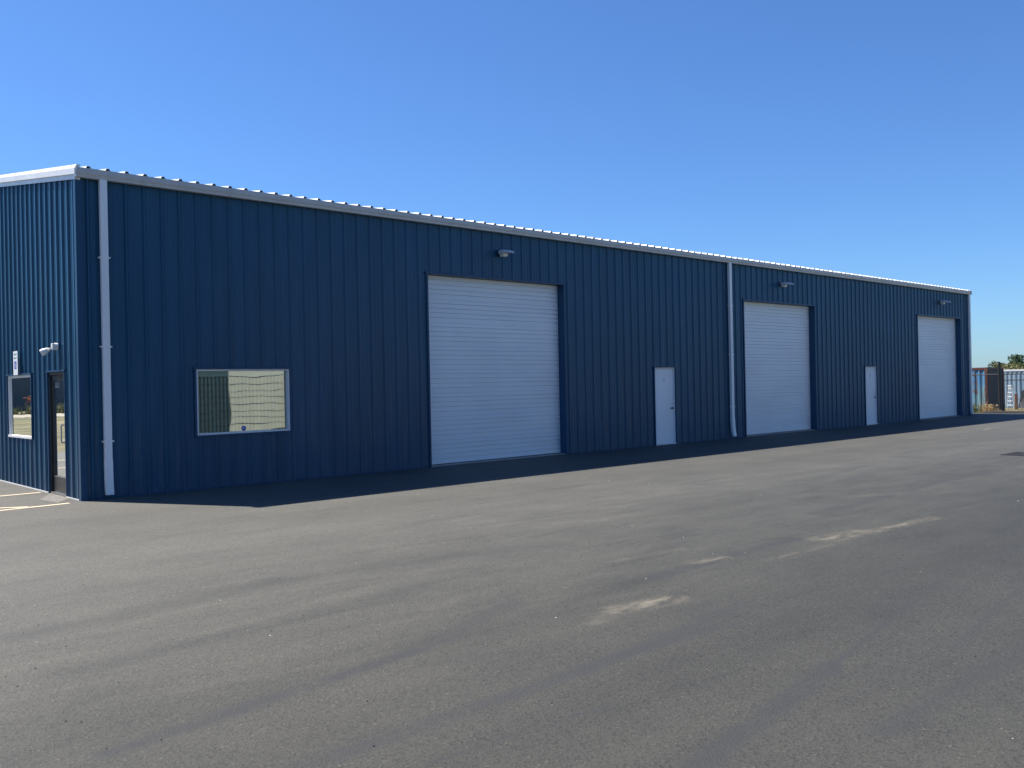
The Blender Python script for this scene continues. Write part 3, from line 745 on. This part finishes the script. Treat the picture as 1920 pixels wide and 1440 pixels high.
# weeds
M_dry = weathered('dry_weed', (.42,.30,.12), .9, .25, 8, streak=(1,1,1)); M_gw = weathered('green_weed', (.12,.16,.04), .8, .3, 8, streak=(1,1,1)); M_yel = mat('yellow_flower', (.60,.52,.05), .8)
def blades(mb, x, y, z, n, h, spread, wd=.012):
    for _ in range(n):
        a = random.uniform(0, 2*pi); r = spread*random.random()**.7; bx_, by_ = x+r*cos(a), y+r*sin(a)
        t = random.uniform(0, 2*pi); hh = h*random.uniform(.5,1.1); ln = hh*random.uniform(.1,.5); c, s = cos(t), sin(t)
        p0 = Vector((bx_,by_,z)); p1 = p0+Vector((c*ln*.3,s*ln*.3,hh*.6)); p2 = p0+Vector((c*ln,s*ln,hh)); q = Vector((-s,c,0))*wd/2
        mb.quad(p0-q,p0+q,p1+q,p1-q); mb.quad(p1-q,p1+q,p2)
def weed(label, x, y, h, n, m, spread, leaf=True, tip=None):
    st = MB(); z = -.04
    t = thing('weed', label, 'weed', (x,y,z))
    st = MB(); blades(st, 0,0,0, n, h, spread); st.build('stems', m, t, fix=False)
    if leaf:
        lv = MB()
        for _ in range(n*3):
            a = random.uniform(0,2*pi); r = spread*random.random()*1.3; zz = h*random.uniform(.25,1.0); c = Vector((r*cos(a),r*sin(a),zz)); d1 = Vector([random.gauss(0,1) for _ in range(3)]).normalized()*.022; d2 = Vector([random.gauss(0,1) for _ in range(3)]).normalized()*.018
            lv.quad(c-d1,c+d2,c+d1,c-d2)
        lv.build('leaves', tip or m, t, fix=False)
weed('tall yellow flowering weed against the far corner of the warehouse', 39.75, 1.35, .78, 60, M_gw, .16, True, M_yel)
weed('green bushy weed beside the yellow flowering one', 39.7, 1.0, .42, 90, M_gw, .25, True)
weed('sparse reddish dry weed with thin tall stalks', 40.0, .75, .60, 60, M_dry, .22, False)
weed('pale straw coloured dry clump nearest the gate post', 39.9, .35, .42, 120, M_dry, .24, True, weathered('straw_seed', (.55,.40,.20), .9, .2, 8, streak=(1,1,1)))
st = MB()
for _ in range(40):
    x = random.uniform(39.4,41.2); y = random.uniform(.1,3.2); blades(st, x, y, -.03, 14, random.uniform(.08,.22), .12)
for _ in range(50):
    x = random.uniform(43,60); y = random.uniform(-3,6); blades(st, x, y, gz(x,y), 14, random.uniform(.08,.2), .2)
tag(st.build('dry_grass', M_dry, fix=False), 'low dry grass at the end of the asphalt and around the containers', 'grass', kind='stuff')

# trees
M_bark = weathered('bark', (.11,.085,.06), .9, .2, 6, bump=.5)
def leafmat(name, c):
    m = mat(name, c, .6, 0, .3); k = NT(m); f = k.noise(k.coord((1,1,1),'World'), 1.3, 4, .6)
    k.l(k.ramp(f, [(.3, tuple(x*.55 for x in c)), (.7, tuple(x*1.45 for x in c))]), k.b.inputs['Base Color']); return m
LM = [leafmat('olive_leaves', (.16,.165,.065)), leafmat('dark_leaves', (.065,.11,.05)), leafmat('grey_green_leaves', (.11,.135,.085))]
def tree(label, x, y, z, H, Wd, lm, group='trees beyond the containers', n=4500, leaf=.13):
    t = thing('tree', label, 'tree', (x,y,z), 0, group)
    tr = MB(); tr.tube([(0,0,0),(.05,.03,H*.3),(-.04,.05,H*.55),(0,0,H*.8)], [H*.03,H*.024,H*.015,H*.006], 8)
    cl = []
    for _ in range(9):
        a = random.uniform(0,2*pi); z0 = H*random.uniform(.25,.5); e = Vector((cos(a)*Wd*.36, sin(a)*Wd*.36, H*random.uniform(.5,.85)))
        tr.tube([(0,0,z0), e*.5+Vector((0,0,z0*.4)), e], [H*.012,H*.008,H*.003], 5); cl.append((e, Wd*random.uniform(.14,.24)))
    tr.build('trunk', M_bark, t)
    for _ in range(16): cl.append((Vector((random.gauss(0,Wd*.24),random.gauss(0,Wd*.24),H*random.uniform(.40,.88))), Wd*random.uniform(.14,.26)))
    lv = MB()
    for _ in range(n):
        c, r = random.choice(cl); d = Vector([random.gauss(0,1) for _ in range(3)]).normalized()*r*random.random()**.35; d.z *= .8; p = c+d
        u = Vector([random.gauss(0,1) for _ in range(3)]).normalized()*leaf; v = u.cross(Vector([random.gauss(0,1) for _ in range(3)])).normalized()*leaf*.6
        lv.quad(p-u,p+v,p+u,p-v)
    lv.build('crown', lm, t, fix=False)
tz = -1.0
tree('tall dark green tree at the right edge beyond the pale blue container', 115.0, 23.6, tz, 5.4, 3.4, LM[1])
tree('olive green bushy tree directly right of the rusty container top', 112.0, 23.6, tz, 4.4, 3.6, LM[0])
tree('grey green tree behind the olive bushy one', 118.0, 26.4, tz, 4.9, 3.6, LM[2])
tree('small pointed dark tree peeking over the rusty container', 101.9, 22.3, tz, 3.9, .9, LM[1], n=500)
tree('low olive tree between the dark tree and the containers', 108.0, 21.0, tz, 3.9, 3.2, LM[0])
for (x, y, h, wd_, lb_) in ((112,15,5.5,4.5,'green tree in the row outside the fence, next past the dark green one'),(116,9,6.2,5,'second green tree past the dark green one in the row outside the fence'),(110,2,5,4.6,'nearest and shortest tree of the row outside the fence'),(120,-6,6.5,5.5,'tallest tree of the row outside the fence'),(118,-16,6,5,'last tree at the southern end of the row outside the fence'),(112,40,6,5,'lone tree hidden behind the warehouse, north of the rusty container')):
    tree(lb_, x, y, tz, h, wd_, random.choice(LM), n=1500, leaf=.2)

# ------------------------------------------------------------------ places the windows reflect
# beige lap-sided shed opposite the long wall
def siding(name, label, x0, x1, yf, yb, h, m, rf, lap=.29, doors=None):
    t = thing(name, label, 'shed', ((x0+x1)/2, yf, 0))
    hw = (x1-x0)/2; mb = MB(); n = int(h/lap)
    for j in range(n):
        mb.quad((-hw,.0,j*lap),(hw,.0,j*lap),(hw,-.018,(j+1)*lap),(-hw,-.018,(j+1)*lap)); mb.quad((-hw,-.018,(j+1)*lap),(hw,-.018,(j+1)*lap),(hw,0,(j+1)*lap),(-hw,0,(j+1)*lap))
    mb.build('siding', m, t, fix=False)
    b = MB(); dp = yb-yf
    b.box(-hw,hw,dp,-.03,0,n*lap); b.build('wall', m, t)
    MB().loft([[(x,.35,n*lap-.02),(x,dp/2,n*lap+1.3),(x,dp-.35,n*lap-.02),(x,dp/2,n*lap+1.15)] for x in (-hw-.2,hw+.2)]).build('roof', rf, t)
    return t
M_beige = weathered('beige_siding', (.50,.515,.40), .7, .06, 1.5)
sd_ = siding('beige_shed', 'beige lap sided shed across the yard, mirrored in the wide window', 12.25, 34, -20.6, -32, 4.2, M_beige, M_roof)
M_dgreen = weathered('dark_green_siding', (.015,.03,.028), .7, .1, 1.5)
sd2 = siding('dark_green_shed', 'dark green shed beside the beige one, mirrored in the wide window', 3.0, 12.2, -20.6, -32, 4.4, M_dgreen, M_dsteel)
# grey warehouse, kerb, weeds and shrub beyond the north lot
M_gb = weathered('grey_block_wall', (.11,.12,.125), .8, .08, 1.0)
t = thing('grey_building', 'grey building beyond the grass, mirrored in the end wall glass', 'building', (-15, 72, gz(-15,72)))
MB().box(-40,20,0,18,0,7).build('wall', M_gb, t)
MB().box(-40.3,20.3,-.3,18.3,7,7.25).build('roof', M_roof, t)
for j in range(10): MB().box(-36+j*5.6,-33.6+j*5.6,-.04,-.002,3.4,4.6).build('window', M_glassW, t)
kb = MB(); rings = []
for j in range(31):
    x = -46+j*1.9; y = 51.5 + 2.0*sin((x+10)/14); z = gz(x,y); rings.append([(x,y-.9,z-.1),(x,y-.88,z+.03),(x,y+.9,z+.20),(x,y+.92,z-.05)])
tag(kb.loft(rings).build('kerb', weathered('pale_kerb_concrete', (.30,.27,.21), .85, .1, 4, streak=(1,1,1))), kind='structure')
st = MB()
for _ in range(900):
    x = random.uniform(-32,-3); y = 52.5+2.0*sin((x+10)/14)+random.uniform(.2,9); blades(st, x, y, gz(x,y)-.02, 7, random.uniform(.35,1.05), .25, .035)
tag(st.build('tall_weeds', leafmat('dry_green_weeds', (.20,.19,.08)), fix=False), 'tall half dry weeds behind the concrete kerb', 'weeds', kind='stuff')
t = thing('flowering_shrub', 'orange flowering shrub standing in the tall weeds', 'shrub', (-15.2, 60.5, gz(-15,60)))
st = MB(); blades(st, 0,0,0, 60, .8, .4, .02); st.build('stems', M_gw, t, fix=False)
lv = MB()
for _ in range(500):
    c = Vector((random.gauss(0,.40),random.gauss(0,.40),1.15+random.gauss(0,.18))); d1 = Vector([random.gauss(0,1) for _ in range(3)]).normalized()*.06; d2 = Vector([random.gauss(0,1) for _ in range(3)]).normalized()*.05
    lv.quad(c-d1,c+d2,c+d1,c-d2)
lv.build('blossom', mat('orange_blossom', (.45,.16,.05), .8), t, fix=False)

# ------------------------------------------------------------------ loose grit on the asphalt
def grit(name, n, m, smin, smax, seed):
    rnd = random.Random(seed); mb = MB()
    for _ in range(n):
        dd = rnd.uniform(2.0, 26)**1.0; la_ = rnd.uniform(-.62,.62)*dd
        x = -4.72+.675*dd+.738*la_; y = -15.57+.738*dd-.675*la_
        if y > -.1 or x > 38: continue
        s = rnd.uniform(smin, smax)*(1+dd*.02); a = rnd.uniform(0,pi); e = rnd.uniform(.3,1)
        c, s_ = cos(a)*s, sin(a)*s; p = [(x+c,y+s_,.001),(x-s_*e,y+c*e,.001),(x-c,y-s_,.001),(x+s_*e,y-c*e,.001)]
        i = len(mb.v); mb.v += p+[(x,y,.001+s*.7)]; mb.f += [(i,i+1,i+4),(i+1,i+2,i+4),(i+2,i+3,i+4),(i+3,i,i+4)]
    tag(mb.build(name, m, fix=False), kind='stuff'); return
grit('pale_grit', 110, mat('pale_stone_chip', (.62,.6,.56), .8), .002, .008, 3)
grit('dark_grit', 650, mat('dark_stone_chip', (.025,.025,.025), .8), .003, .008, 4)
bpy.data.objects['pale_grit']['label'] = 'scattered pale stone chips on the asphalt'; bpy.data.objects['dark_grit']['label'] = 'scattered dark stone chips on the asphalt'
bpy.data.objects['pale_grit']['category'] = 'grit'; bpy.data.objects['dark_grit']['category'] = 'grit'
